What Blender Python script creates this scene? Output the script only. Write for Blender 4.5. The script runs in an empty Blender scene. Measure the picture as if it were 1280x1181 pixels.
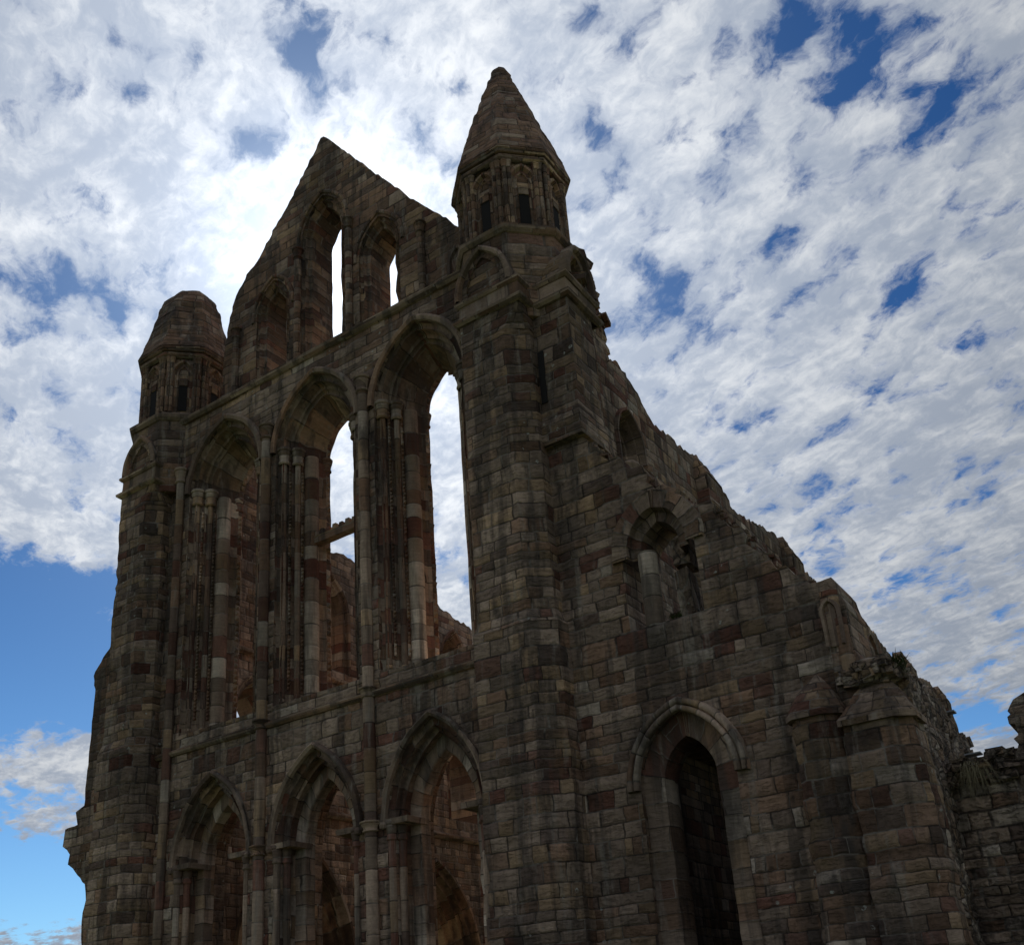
import bpy, math, random
import numpy as np
from mathutils import Vector, Matrix, noise
from mathutils.geometry import delaunay_2d_cdt

random.seed(7)
S = bpy.context.scene
COL = S.collection
Z = Vector((0, 0, 1))
H = 0.21                      # height of a masonry course

# ------------------------------------------------------------------ node helpers
class NT:
    def __init__(self, tree): self.t = tree; self.n = tree.nodes; self.l = tree.links
    def new(self, kind, **kw):
        n = self.n.new(kind)
        for k, v in kw.items(): setattr(n, k, v)
        return n
    def put(self, sock, v):
        if isinstance(v, bpy.types.NodeSocket): self.l.new(v, sock)
        elif v is not None: sock.default_value = v
    def m(self, op, a, b=None, c=None, clamp=False):
        n = self.new('ShaderNodeMath', operation=op); n.use_clamp = clamp
        for i, v in enumerate((a, b, c)): self.put(n.inputs[i], v)
        return n.outputs[0]
    def vm(self, op, a, b=None, out=0):
        n = self.new('ShaderNodeVectorMath', operation=op)
        self.put(n.inputs[0], a); self.put(n.inputs[1], b)
        return n.outputs[out]
    def mix(self, f, a, b, mode='MIX'):
        n = self.new('ShaderNodeMix', data_type='RGBA', blend_type=mode)
        n.clamp_factor = True
        self.put(n.inputs[0], f); self.put(n.inputs[6], a); self.put(n.inputs[7], b)
        return n.outputs[2]
    def noise(self, vec, scale, detail=3, rough=.55, dist=0, col=False):
        n = self.new('ShaderNodeTexNoise'); self.put(n.inputs['Vector'], vec)
        n.inputs['Scale'].default_value = scale; n.inputs['Detail'].default_value = detail
        n.inputs['Roughness'].default_value = rough; n.inputs['Distortion'].default_value = dist
        return n.outputs['Color' if col else 'Fac']
    def ramp(self, f, stops, interp='LINEAR'):
        n = self.new('ShaderNodeValToRGB'); r = n.color_ramp; r.interpolation = interp
        while len(r.elements) > 1: r.elements.remove(r.elements[-1])
        for i, (p, c) in enumerate(stops):
            e = r.elements[0] if i == 0 else r.elements.new(p)
            e.position = p; e.color = (*c, 1) if len(c) == 3 else c
        self.put(n.inputs[0], f); return n.outputs[0]
    def smooth(self, x, lo, hi):
        n = self.new('ShaderNodeMapRange', interpolation_type='SMOOTHSTEP')
        self.put(n.inputs[0], x); self.put(n.inputs[1], lo); self.put(n.inputs[2], hi)
        return n.outputs[0]
    def xyz(self, x=0., y=0., z=0.):
        n = self.new('ShaderNodeCombineXYZ')
        for i, v in enumerate((x, y, z)): self.put(n.inputs[i], v)
        return n.outputs[0]
    def sep(self, v):
        n = self.new('ShaderNodeSeparateXYZ'); self.put(n.inputs[0], v); return n.outputs

GREY, BUFF, BROWN, RED, DARK, PALE = (.292, .230, .182), (.320, .232, .150), (.225, .145, .100), (.150, .072, .054), (.120, .088, .074), (.440, .390, .330)

def masonry(name, h=H, w0=.20, w1=.74, joint=.012, palette=None, tone=1.0, bump=.9, erode=1.0, lichen=.75, rubble=False, warpk=1.0):
    """blocks laid in courses; UV is in metres (run of the wall, height)"""
    mat = bpy.data.materials.new(name); mat.use_nodes = True
    t = NT(mat.node_tree); b = t.n['Principled BSDF']
    uvn = t.new('ShaderNodeUVMap', uv_map='UVMap')
    geo = t.new('ShaderNodeNewGeometry')
    P = geo.outputs['Position']
    warp = t.noise(P, 3.1, 3, .6, col=True)
    uvw = t.vm('ADD', uvn.outputs[0], t.vm('MULTIPLY', t.vm('SUBTRACT', warp, (.5, .5, .5)), (.075 * warpk, .055 * warpk, 0)))
    u, v, _ = t.sep(uvw)
    if not rubble:
        v2 = t.m('ADD', v, t.m('MULTIPLY', t.m('SINE', t.m('MULTIPLY', v, 2.1)), .13))
        v2 = t.m('ADD', v2, t.m('MULTIPLY', t.m('SINE', t.m('MULTIPLY_ADD', v, 5.3, 1.)), .035))
        rv = t.m('DIVIDE', v2, h); row = t.m('FLOOR', rv)
        wn = t.new('ShaderNodeTexWhiteNoise', noise_dimensions='1D'); t.put(wn.inputs['W'], row); rr = wn.outputs['Value']
        w = t.m('MULTIPLY_ADD', rr, w1 - w0, w0)
        uu = t.m('ADD', t.m('DIVIDE', u, w), t.m('MULTIPLY', rr, 37.3))
        uu = t.m('ADD', uu, t.m('MULTIPLY', t.m('SINE', t.m('ADD', t.m('MULTIPLY', uu, 1.9), t.m('MULTIPLY', row, 2.1))), .3))
        col = t.m('FLOOR', uu)
        fu = t.m('MULTIPLY', t.m('FRACT', uu), w); fv = t.m('MULTIPLY', t.m('FRACT', rv), h)
        du = t.m('MINIMUM', fu, t.m('SUBTRACT', w, fu)); dv = t.m('MINIMUM', fv, t.m('SUBTRACT', h, fv))
        d = t.m('MINIMUM', du, dv)
        cell = t.xyz(col, row, 3.7)
    else:
        vo = t.new('ShaderNodeTexVoronoi', feature='F1'); t.put(vo.inputs['Vector'], t.vm('MULTIPLY', uvw, (4.2, 7.0, 1)))
        vo.inputs['Scale'].default_value = 1.0; vo.inputs['Randomness'].default_value = .9
        ve = t.new('ShaderNodeTexVoronoi', feature='DISTANCE_TO_EDGE'); t.put(ve.inputs['Vector'], t.vm('MULTIPLY', uvw, (4.2, 7.0, 1)))
        ve.inputs['Scale'].default_value = 1.0; ve.inputs['Randomness'].default_value = .9
        d = t.m('MULTIPLY', ve.outputs['Distance'], .2)
        cell = t.vm('MULTIPLY', vo.outputs['Position'], (7.1, 5.3, 1))
    cw = t.new('ShaderNodeTexWhiteNoise', noise_dimensions='3D'); t.put(cw.inputs['Vector'], cell)
    r1 = cw.outputs['Value']; rc = t.sep(cw.outputs['Color'])
    pal = palette or [(0, GREY), (.36, BROWN), (.56, BUFF), (.66, RED), (.75, DARK), (.80, GREY), (.95, PALE)]
    c = t.ramp(r1, pal, 'CONSTANT')
    c = t.mix(t.m('MULTIPLY', rc[1], .4), c, (*[tone * x for x in (.205, .165, .132)], 1))
    bed = t.noise(t.vm('MULTIPLY', t.xyz(u, v, rc[0]), (3., 26., 9.)), 1.0, 4, .65)
    spk = t.noise(P, 22, 5, .7)
    big = t.noise(t.vm('MULTIPLY', P, (1., 1., .45)), .55, 5, .6)
    val = t.m('MULTIPLY_ADD', rc[2], .82, .72)
    val = t.m('MULTIPLY', val, t.m('MULTIPLY_ADD', bed, .8, .6))
    val = t.m('MULTIPLY', val, t.m('MULTIPLY_ADD', spk, .7, .65))
    val = t.m('MULTIPLY', val, t.m('MULTIPLY_ADD', t.smooth(big, .35, .7), .75, .62))
    c = t.mix(1.0, c, t.xyz(*[t.m('MULTIPLY', val, tone * q) for q in (1.18, 1.09, 1.03)]), 'MULTIPLY')
    # ochre and sooty weathering patches
    oc = t.noise(t.vm('ADD', P, (31., 7., 3.)), .9, 4, .6)
    c = t.mix(t.m('MULTIPLY', t.smooth(oc, .56, .72), .38), c, (.24 * tone, .165 * tone, .08 * tone, 1))
    so = t.noise(t.vm('MULTIPLY', t.vm('ADD', P, (3., 17., 3.)), (1.6, 1.6, .5)), 1.2, 5, .65)
    c = t.mix(t.m('MULTIPLY', t.smooth(so, .53, .70), .75), c, (.055, .048, .046, 1))
    # rain streaks and green-black damp running down across many blocks
    stv = t.noise(t.vm('MULTIPLY', t.vm('ADD', P, (5., 1., 9.)), (3.2, 3.2, .28)), 1.0, 5, .62)
    c = t.mix(t.m('MULTIPLY', t.smooth(stv, .49, .64), .68), c, (.085, .070, .060, 1))
    stp = t.noise(t.vm('MULTIPLY', t.vm('ADD', P, (15., 21., 2.)), (4.1, 4.1, .5)), 1.0, 5, .65)
    c = t.mix(t.m('MULTIPLY', t.smooth(stp, .56, .70), .5), c, (.38, .335, .28, 1))
    # joints: dark where washed out, pale where the mortar survives
    jn = t.noise(P, 2.3, 3, .6)
    jm = t.m('SUBTRACT', 1.0, t.smooth(d, joint * .35, joint * 1.25))
    c = t.mix(t.m('MULTIPLY', jm, .8), c, t.mix(t.smooth(jn, .45, .62), (.035, .030, .027, 1), (.27, .235, .20, 1)))
    if lichen:
        vl = t.new('ShaderNodeTexVoronoi', feature='F1'); t.put(vl.inputs['Vector'], t.vm('ADD', P, t.vm('MULTIPLY', warp, (.12, .12, .12))))
        vl.inputs['Scale'].default_value = 3.4
        lz = t.m('MULTIPLY', t.m('LESS_THAN', vl.outputs['Distance'], .11), t.m('GREATER_THAN', t.noise(P, .35, 2), .55))
        lz = t.m('MULTIPLY', lz, t.smooth(spk, .4, .55))
        c = t.mix(t.m('MULTIPLY', lz, lichen), c, (.50, .50, .45, 1))
    t.l.new(c, b.inputs['Base Color'])
    b.inputs['Roughness'].default_value = .93
    b.inputs['Specular IOR Level'].default_value = .18
    hgt = t.m('MULTIPLY', t.smooth(d, 0., .045), .022)
    hgt = t.m('ADD', hgt, t.m('MULTIPLY', rc[0], .022))
    hgt = t.m('ADD', hgt, t.m('MULTIPLY', bed, .022 * erode))
    hgt = t.m('ADD', hgt, t.m('MULTIPLY', spk, .014 * erode))
    hgt = t.m('ADD', hgt, t.m('MULTIPLY', t.noise(P, 6, 4, .6), .04 * erode))
    pit = t.smooth(t.noise(t.vm('MULTIPLY', t.xyz(u, v, rc[2]), (7., 19., 9.)), 1.0, 4, .7), .50, .68)
    hgt = t.m('SUBTRACT', hgt, t.m('MULTIPLY', pit, .022 * erode))
    bp = t.new('ShaderNodeBump'); bp.inputs['Strength'].default_value = bump; bp.inputs['Distance'].default_value = 1.0
    t.l.new(hgt, bp.inputs['Height']); t.l.new(bp.outputs[0], b.inputs['Normal'])
    return mat

def plain_mat(name, col, rough=.8, var=.4, scale=8., metal=0., trans=0.):
    mat = bpy.data.materials.new(name); mat.use_nodes = True
    t = NT(mat.node_tree); b = t.n['Principled BSDF']
    g = t.new('ShaderNodeNewGeometry')
    n = t.noise(g.outputs['Position'], scale, 4, .6)
    c = t.mix(n, tuple(x * (1 - var) for x in col) + (1,), tuple(x * (1 + var) for x in col) + (1,))
    t.l.new(c, b.inputs['Base Color']); b.inputs['Roughness'].default_value = rough; b.inputs['Metallic'].default_value = metal
    return mat

PAL_ARC = [(0, GREY), (.24, RED), (.42, BROWN), (.58, PALE), (.68, DARK), (.80, BUFF), (.90, GREY)]
M_WALL = masonry('ashlar_masonry')
M_PIER = masonry('large_ashlar', h=H, w0=.28, w1=.62, palette=[(0, GREY), (.36, BUFF), (.56, BROWN), (.72, RED), (.80, DARK), (.88, GREY)])
M_BUT = masonry('weathered_buttress_stone', h=H, w0=.3, w1=.62, bump=.8, palette=[(0, GREY), (.22, BROWN), (.40, RED), (.58, DARK), (.68, BUFF), (.82, PALE), (.88, BROWN)])
M_ARCH = masonry('voussoir_stone', h=.30, w0=.9, w1=1.6, joint=.009, palette=PAL_ARC, bump=.7, erode=.8, lichen=0)
M_RING = masonry('plain_ring_voussoir', h=.24, w0=.9, w1=1.6, joint=.010, palette=[(0, GREY), (.4, PALE), (.6, BUFF), (.75, BROWN), (.88, GREY)], bump=.6, erode=.6, lichen=0)
M_DRUM = masonry('pale_drum_stone', h=.42, w0=9., w1=12., joint=.012, palette=[(0, PALE), (.35, GREY), (.6, RED), (.72, PALE), (.86, BROWN)], bump=.5, erode=.6, lichen=0, warpk=.5)
M_SHAFT = masonry('shaft_drum_stone', h=.46, w0=9., w1=12., joint=.010, palette=[(0, GREY), (.3, RED), (.46, PALE), (.56, BROWN), (.72, DARK), (.84, BUFF)], bump=.5, erode=.6, lichen=0, warpk=.5)
M_UP = masonry('dark_upper_stone', h=H, w0=.3, w1=.7, tone=1.0, bump=.8, lichen=.2, palette=[(0, BROWN), (.4, GREY), (.6, DARK), (.75, RED), (.86, BUFF)])  # darker, browner palette for the gable and turrets
M_SPIRE = masonry('spire_stone', h=.16, w0=.3, w1=.6, tone=.95, bump=.8, lichen=.2, palette=[(0, BROWN), (.6, (.20, .125, .09)), (.8, (.18, .11, .085)), (.92, GREY)])
M_TRIM = masonry('string_course_stone', h=3.1, w0=.7, w1=1.2, joint=.009, palette=[(0, GREY), (.4, DARK), (.6, BROWN), (.8, GREY)], bump=.45, lichen=.3)
M_COURSED = masonry('coursed_rubble', h=.17, w0=.16, w1=.5, joint=.016, bump=1.2, erode=1.5, tone=1.0, warpk=1.5, palette=[(0, GREY), (.45, (.24, .215, .19)), (.6, BROWN), (.72, GREY), (.84, DARK), (.90, PALE)])
M_RUB = masonry('rubble_core', rubble=True, bump=1.3, erode=1.8, tone=1.05, joint=.012, palette=[(0, GREY), (.4, PALE), (.62, BUFF), (.74, GREY), (.88, PALE)])
M_SLIT = plain_mat('slit_shade_black', (.012, .010, .010), .95)  # near-black colour stands in for the shade inside the slits
M_GRASS = plain_mat('green_wall_grass', (.060, .085, .022), .7, .5, 30)
M_DRY = plain_mat('dry_wall_grass', (.26, .22, .12), .8, .4, 30)
M_METAL = plain_mat('dull_lead', (.30, .31, .33), .45, .2, 12, .7)
M_GROUND = plain_mat('mown_turf', (.055, .075, .025), .95, .45, 1.5)

# ------------------------------------------------------------------ mesh helpers
def hsh(a, b=0.):
    x = math.sin(a * 127.1 + b * 311.7) * 43758.5453
    return x - math.floor(x)

def disp(p, n, amp, u=0.):
    """outward wander of a weathered face: courses in and out, stones eroded"""
    if amp == 0: return p
    z = p.z + .13 * math.sin(2.1 * p.z) + .035 * math.sin(5.3 * p.z + 1)
    row = math.floor(z / H)
    k = hsh(row + 3.3, math.floor(u / .55 + hsh(row) * 5)) - .5
    e = .8 * k + .8 * (hsh(row, 8.1) - .5) + .8 * noise.noise(p * 1.1) + .7 * noise.noise(p * 4.3)
    return p + n * (amp * e)

class Mesh:
    def __init__(self): self.v = []; self.f = []; self.uv = []
    def face(self, ids, uvs): self.f.append(ids); self.uv.append(uvs)
    def grid(self, P, UV, flip=False):
        o = len(self.v); nr = len(P); nc = len(P[0])
        for r in P: self.v.extend(r)
        for i in range(nr - 1):
            for j in range(nc - 1):
                ids = [(i, j), (i, j + 1), (i + 1, j + 1), (i + 1, j)]
                if flip: ids.reverse()
                self.face([o + a * nc + b for a, b in ids], [UV[a][b] for a, b in ids])
    def prism(self, plan, z0, z1, plan2=None, amp=.02, closed=True, seg=.11, top=True, bot=True):
        """walls round a plan (counter-clockwise seen from above), optionally tapering to plan2"""
        plan2 = plan2 or plan; n = len(plan); E = n if closed else n - 1
        def nrm(i):
            a, b = plan[i % n], plan[(i + 1) % n]
            d = Vector((b[1] - a[1], a[0] - b[0], 0))
            return d.normalized() if d.length > 1e-6 else Vector((0, 0, 0))
        hgt = max(abs(z1 - z0), .01); rows = max(1, math.ceil(hgt / seg)); per = hsh(plan[0][0], z0) * 9
        tops = []; bots = []
        for i in range(E):
            j = (i + 1) % n
            a0, b0, a1, b1 = Vector((*plan[i], z0)), Vector((*plan[j], z0)), Vector((*plan2[i], z1)), Vector((*plan2[j], z1))
            L = max((b0 - a0).length, (b1 - a1).length); cols = max(1, math.ceil(L / seg)); N = nrm(i)
            Na = (N + (nrm(i - 1) if (closed or i) else N)).normalized(); Nb = (N + (nrm(i + 1) if (closed or i < E - 1) else N)).normalized()
            P = []; UV = []
            for r in range(rows + 1):
                f = r / rows; A = a0.lerp(a1, f); B = b0.lerp(b1, f); pr = []; ur = []
                for c in range(cols + 1):
                    g = c / cols; nn = Na if c == 0 else Nb if c == cols else N
                    p = A.lerp(B, g); q = disp(p, nn, amp, (per + L * g) if 0 < c < cols else 0.)
                    pr.append(q); ur.append((per + L * g, p.z))
                P.append(pr); UV.append(ur)
            self.grid(P, UV); per += L
            tops += P[-1][:-1]; bots += P[0][:-1]
            if not closed and i == E - 1: tops.append(P[-1][-1]); bots.append(P[0][-1])
        for ring, on, rev in ((tops, top, False), (bots, bot, True)):
            if on and len(ring) > 2 and (ring[0] - ring[len(ring) // 2]).length > .02:
                o = len(self.v); self.v.extend(ring); ids = list(range(o, o + len(ring)))
                if rev: ids.reverse()
                self.face(ids, [(self.v[k].x, self.v[k].y) for k in ids])
    def lathe(self, c, prof, seg=12, amp=0., a0=0., a1=2 * math.pi, sides=None):
        """prof: (radius, z) from bottom to top"""
        P = []; UV = []; s0 = hsh(c[0], c[1]) * 20
        for r, z in prof:
            pr = []; ur = []
            for k in range(seg + 1):
                a = a0 + (a1 - a0) * k / seg; n = Vector((math.cos(a), math.sin(a), 0))
                p = Vector((c[0], c[1], z)) + n * r
                if amp and 0 < r: p = disp(p, Vector((math.cos(a % 6.28318), math.sin(a % 6.28318), 0)), amp, s0 + a * r if k < seg else s0)
                pr.append(p); ur.append((s0 + a * max(r, .1), z))
            P.append(pr); UV.append(ur)
        self.grid(P, UV)
    def shaft(self, x, y, r, z0, z1, a0=0., a1=2 * math.pi, seg=10, drums=.46):
        prof = []; n = max(1, round((z1 - z0) / drums))
        for k in range(n + 1):
            z = z0 + (z1 - z0) * k / n; q = r * (1 + .10 * (hsh(k, x) - .5))
            prof.append((q * .985, z)); 
            if k < n: prof.append((r * (1 + .06 * (hsh(k + .5, x) - .5)), z + (z1 - z0) / n * .5))
        self.lathe((x, y), prof, seg, 0., a0, a1)
    def capital(self, x, y, r, z, hgt=.3):
        k = hgt / .3
        self.lathe((x, y), [(r * .9, z - .26 * k), (r * 1.15, z - .24 * k), (r * 1.15, z - .22 * k), (r * .98, z - .20 * k), (r * 1.02, z - .14 * k), (r * 1.22, z - .08 * k), (r * 1.34, z - .06 * k),
                            (r * 1.2, z - .035 * k), (r * 1.45, z - .02 * k), (r * 1.5, z + .01 * k), (r * 1.3, z + .03 * k), (0, z + .04 * k)], 12)
    def panel(self, outline, holes, frame, T, g=.16, amp=.02, back=True):
        """a wall slab: outline and holes are (run, height) polygons, frame maps (run, height, depth) to the world"""
        def dense(poly, s):
            out = []
            for i, p in enumerate(poly):
                q = poly[(i + 1) % len(poly)]; L = math.dist(p, q); k = max(1, math.ceil(L / s))
                out += [(p[0] + (q[0] - p[0]) * j / k, p[1] + (q[1] - p[1]) * j / k) for j in range(k)]
            return out
        loops = [dense(outline, g * 1.3)] + [dense(h, g) for h in holes]
        pts = []; edges = []
        for L in loops:
            o = len(pts); pts += L; edges += [(o + i, o + (i + 1) % len(L)) for i in range(len(L))]
        def inside(P, poly):
            x, y = P[:, 0], P[:, 1]; r = np.zeros(len(P), bool); q = np.array(poly)
            for a, b in zip(q, np.roll(q, -1, 0)):
                if a[1] == b[1]: continue
                r ^= ((a[1] > y) != (b[1] > y)) & (x < (b[0] - a[0]) * (y - a[1]) / (b[1] - a[1]) + a[0])
            return r
        def edist(P):
            d = np.full(len(P), 9.)
            E0 = np.array(pts)
            for k in range(0, len(P), 2000):
                d[k:k + 2000] = np.sqrt(((P[k:k + 2000, None, :] - E0[None]) ** 2).sum(2)).min(1)
            return d
        q = np.array(loops[0]); x0, y0 = q.min(0); x1, y1 = q.max(0)
        G = np.array([(x, y) for y in np.arange(y0 + g * .5, y1, g) for x in np.arange(x0 + g * .5, x1, g)])
        ok = inside(G, loops[0])
        for L in loops[1:]: ok &= ~inside(G, L)
        G = G[ok]; G = G[edist(G) > g * .5]
        allp = [Vector(p) for p in pts] + [Vector(p) for p in G.tolist()]
        V, _, F, *_ = delaunay_2d_cdt(allp, edges, [], 0, 1e-5)
        Va = np.array([tuple(p) for p in V]); Fa = np.array(F); C = Va[Fa].mean(1)
        ok = inside(C, loops[0])
        for L in loops[1:]: ok &= ~inside(C, L)
        Fa = Fa[ok]; N = frame(0, 0, 0) - frame(0, 0, 1)
        cnt = {}
        for t in Fa.tolist():
            for a, b in ((t[0], t[1]), (t[1], t[2]), (t[2], t[0])): cnt[(a, b)] = 1
        bnd = [(a, b) for a, b in cnt if (b, a) not in cnt]
        bset = {a for e in bnd for a in e}
        o = len(self.v)
        fr = [disp(frame(p[0], p[1], 0), N, amp * (.6 if i in bset else 1.), p[0]) for i, p in enumerate(Va.tolist())]
        self.v.extend(fr)
        for t in Fa.tolist(): self.face([o + k for k in t], [tuple(Va[k]) for k in t])
        bk = [frame(p[0], p[1], T) for p in Va.tolist()]
        if back:
            o2 = len(self.v); self.v.extend(bk)
            for t in Fa.tolist(): self.face([o2 + k for k in reversed(t)], [tuple(Va[k]) for k in reversed(t)])
        ns = max(1, round(T / .3))
        for a, b in bnd:
            P = []; UV = []
            for k in range(ns + 1):
                f = k / ns; pa = fr[a].lerp(bk[a], f); pb = fr[b].lerp(bk[b], f)
                P.append([pb, pa]); d = T * f
                hor = abs(Va[a][1] - Va[b][1]) < abs(Va[a][0] - Va[b][0])
                UV.append([(Va[b][0], Va[b][1] + d), (Va[a][0], Va[a][1] + d)] if hor else [(d, Va[b][1]), (d, Va[a][1])])
            self.grid(P, UV)
    def arch(self, frame, u0, zs, hw, c, prof, zbot, n=16, jit=.006, closed_foot=False):
        """sweep a moulding profile (r outward of the opening, d depth) up a jamb, round a pointed arch and down the other jamb"""
        nv = max(1, math.ceil((zs - zbot) / .3)); P = []; UV = []
        path = [('j', k / nv, -1) for k in range(nv)] + [('a', k / n, -1) for k in range(n + 1)] + [('a', 1 - k / n, 1) for k in range(1, n + 1)] + [('j', 1 - k / nv, 1) for k in range(1, nv + 1)]
        if zs - zbot < .02: path = [q for q in path if q[0] == 'a']
        acc = []
        s = 0.
        for j, (r, d) in enumerate(prof):
            if j: s += math.dist(prof[j - 1], (r, d))
            acc.append(s)
        for kind, f, sg in path:
            pr = []; ur = []
            for j, (r, d) in enumerate(prof):
                R = hw + c + r
                if kind == 'j': u = u0 + sg * (hw + r); z = zbot + (zs - zbot) * f; arc = z
                else:
                    th = math.acos(max(-1, min(1, c / R))) * f
                    u = u0 + sg * (R * math.cos(th) - c); z = zs + R * math.sin(th); arc = zs + (hw + .3) * 1.25 * f
                p = frame(u, z, d)
                if jit: p = p + Vector((noise.noise(p * 3.7), noise.noise(p * 3.7 + Vector((9, 2, 4))), noise.noise(p * 3.7 + Vector((3, 7, 1))))) * jit * 2
                pr.append(p); ur.append((acc[j] * .6 + sg * 7.3 + u0, arc))
            P.append(pr); UV.append(ur)
        self.grid(P, UV, flip=True)
    def teeth(self, frame, u0, zs, hw, c, r, d, z0, sg=-1, size=.05, arc=True):
        """dog-tooth ornament: one continuous row of little pyramids up the jamb and round the arch"""
        k = max(1, int((zs - z0) / (2 * size))); path = [(u0 + sg * (hw + r), z0 + (zs - z0) * q / k, -sg, 0.) for q in range(k + 1)]
        if arc:
            R = hw + c + r; tm = math.acos(c / R); k = max(1, int(R * tm / (2 * size)))
            for q in range(1, k + 1):
                th = tm * q / k; path.append((u0 + sg * (R * math.cos(th) - c), zs + R * math.sin(th), -sg * math.cos(th), -math.sin(th)))
        o = len(self.v)
        for u, z, nu, nz in path: self.v += [frame(u, z, d - size), frame(u, z, d + size)]
        for q in range(len(path) - 1):
            (ua, za, na, ma), (ub, zb, nb, mb) = path[q], path[q + 1]; h = size * (.15 + 1.5 * hsh(ua + d, za) ** .8); t = len(self.v)
            self.v.append(frame((ua + ub) / 2 + na * h * 1.2, (za + zb) / 2 + ma * h * 1.2, d - h * .5)); a = o + 2 * q
            for e, g in ((a, a + 1), (a + 1, a + 3), (a + 3, a + 2), (a + 2, a)): self.face([e, g, t], [(u0, za), (u0, za + .02), (u0 + .02, za)])
    def blade(self, p, d, L, w, droop):
        side = d.cross(Z)
        side = side.normalized() if side.length > .01 else Vector((1, 0, 0))
        o = len(self.v); n = 4
        for k in range(n + 1):
            f = k / n; q = p + d * (L * f) + Vector((0, 0, -droop * L * f * f)); ww = w * (1 - f * .95)
            self.v += [q - side * ww, q + side * ww]
        for k in range(n): self.face([o + 2 * k, o + 2 * k + 1, o + 2 * k + 3, o + 2 * k + 2], [(0, 0)] * 4)
    def stone(self, c, s, seed):
        """one rough block"""
        o = len(self.v); rnd = random.Random(seed); M = Matrix.Rotation(rnd.uniform(-.5, .5), 3, 'Z') @ Matrix.Rotation(rnd.uniform(-.35, .35), 3, 'X')
        for dx in (-1, 1):
            for dy in (-1, 1):
                for dz in (-1, 1):
                    self.v.append(Vector(c) + M @ Vector((dx * s[0] * rnd.uniform(.75, 1.05), dy * s[1] * rnd.uniform(.75, 1.05), dz * s[2] * rnd.uniform(.75, 1.05))))
        for q in ((0, 1, 3, 2), (4, 6, 7, 5), (0, 4, 5, 1), (2, 3, 7, 6), (0, 2, 6, 4), (1, 5, 7, 3)):
            b = rnd.random() * 20; self.face([o + k for k in q], [(b, 0), (b + .3, 0), (b + .3, .2), (b, .2)])
    def build(self, name, mat, parent, smooth=True, angle=38, stuff=False):
        org = parent['_org'] if parent is not None and '_org' in parent else (0, 0, 0)
        org = Vector(org); me = bpy.data.meshes.new(name)
        me.from_pydata([tuple(p - org) for p in self.v], [], self.f)
        uv = me.uv_layers.new(name='UVMap'); flat = [c for f in self.uv for q in f for c in q]
        uv.data.foreach_set('uv', flat)
        me.materials.append(mat)
        if smooth:
            me.polygons.foreach_set('use_smooth', [True] * len(me.polygons)); me.set_sharp_from_angle(angle=math.radians(angle))
        me.update(); o = bpy.data.objects.new(name, me); COL.objects.link(o)
        if parent is not None: o.parent = parent; o['_org'] = tuple(org)
        if stuff: o['kind'] = 'stuff'
        return o

def thing(name, label, cat, loc, group=None):
    o = bpy.data.objects.new(name, None); COL.objects.link(o); o.location = loc; o.empty_display_size = .5
    o['_org'] = tuple(loc); o['kind'] = 'thing'; o['label'] = label; o['category'] = cat
    if group: o['group'] = group
    return o

def rag(pts, rng, step=.25, amp=.05):
    """break a clean outline into the stepped edge of ruined coursed stone"""
    out = []
    for a, b in zip(pts, pts[1:]):
        L = math.dist(a, b); k = max(1, round(L / step)); nx, nz = -(b[1] - a[1]) / max(L, 1e-6), (b[0] - a[0]) / max(L, 1e-6)
        for j in range(k):
            q = rng.uniform(-amp, amp); q2 = rng.uniform(-amp, amp) if rng.random() < .6 else q
            for f, w in ((j / k, q), ((j + .55) / k, q2)):
                out.append((a[0] + (b[0] - a[0]) * f + nx * w, a[1] + (b[1] - a[1]) * f + nz * w))
    out.append(pts[-1]); return out

def arch_loop(u0, zs, hw, c, r, zbot, n=16):
    R = hw + c + r; th = math.acos(c / R); pts = [(u0 - hw - r, zbot)]
    pts += [(u0 - (R * math.cos(th * k / n) - c), zs + R * math.sin(th * k / n)) for k in range(n + 1)]
    pts += [(u0 + (R * math.cos(th * (1 - k / n)) - c), zs + R * math.sin(th * (1 - k / n))) for k in range(1, n + 1)]
    pts.append((u0 + hw + r, zbot)); return pts

def east(y0): return lambda u, z, d: Vector((u, y0 + d, z))          # a wall that faces the viewer
def north(x0): return lambda u, z, d: Vector((x0 - d, u, z))          # a wall that faces right, running away

def roll(r, d, rad, a0, a1, n=5):
    return [(r + rad * math.cos(math.radians(a0 + (a1 - a0) * k / n)), d + rad * math.sin(math.radians(a0 + (a1 - a0) * k / n))) for k in range(n + 1)]

def octagon(cx, cy, a, rot=0.):
    R = a / math.cos(math.pi / 8)
    return [(cx + R * math.cos(math.pi / 8 + k * math.pi / 4 + rot), cy + R * math.sin(math.pi / 8 + k * math.pi / 4 + rot)) for k in range(8)]

def inset_plan(plan, k, c=None):
    cx = c[0] if c else sum(p[0] for p in plan) / len(plan); cy = c[1] if c else sum(p[1] for p in plan) / len(plan)
    return [(cx + (x - cx) * k, cy + (y - cy) * k) for x, y in plan]

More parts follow.
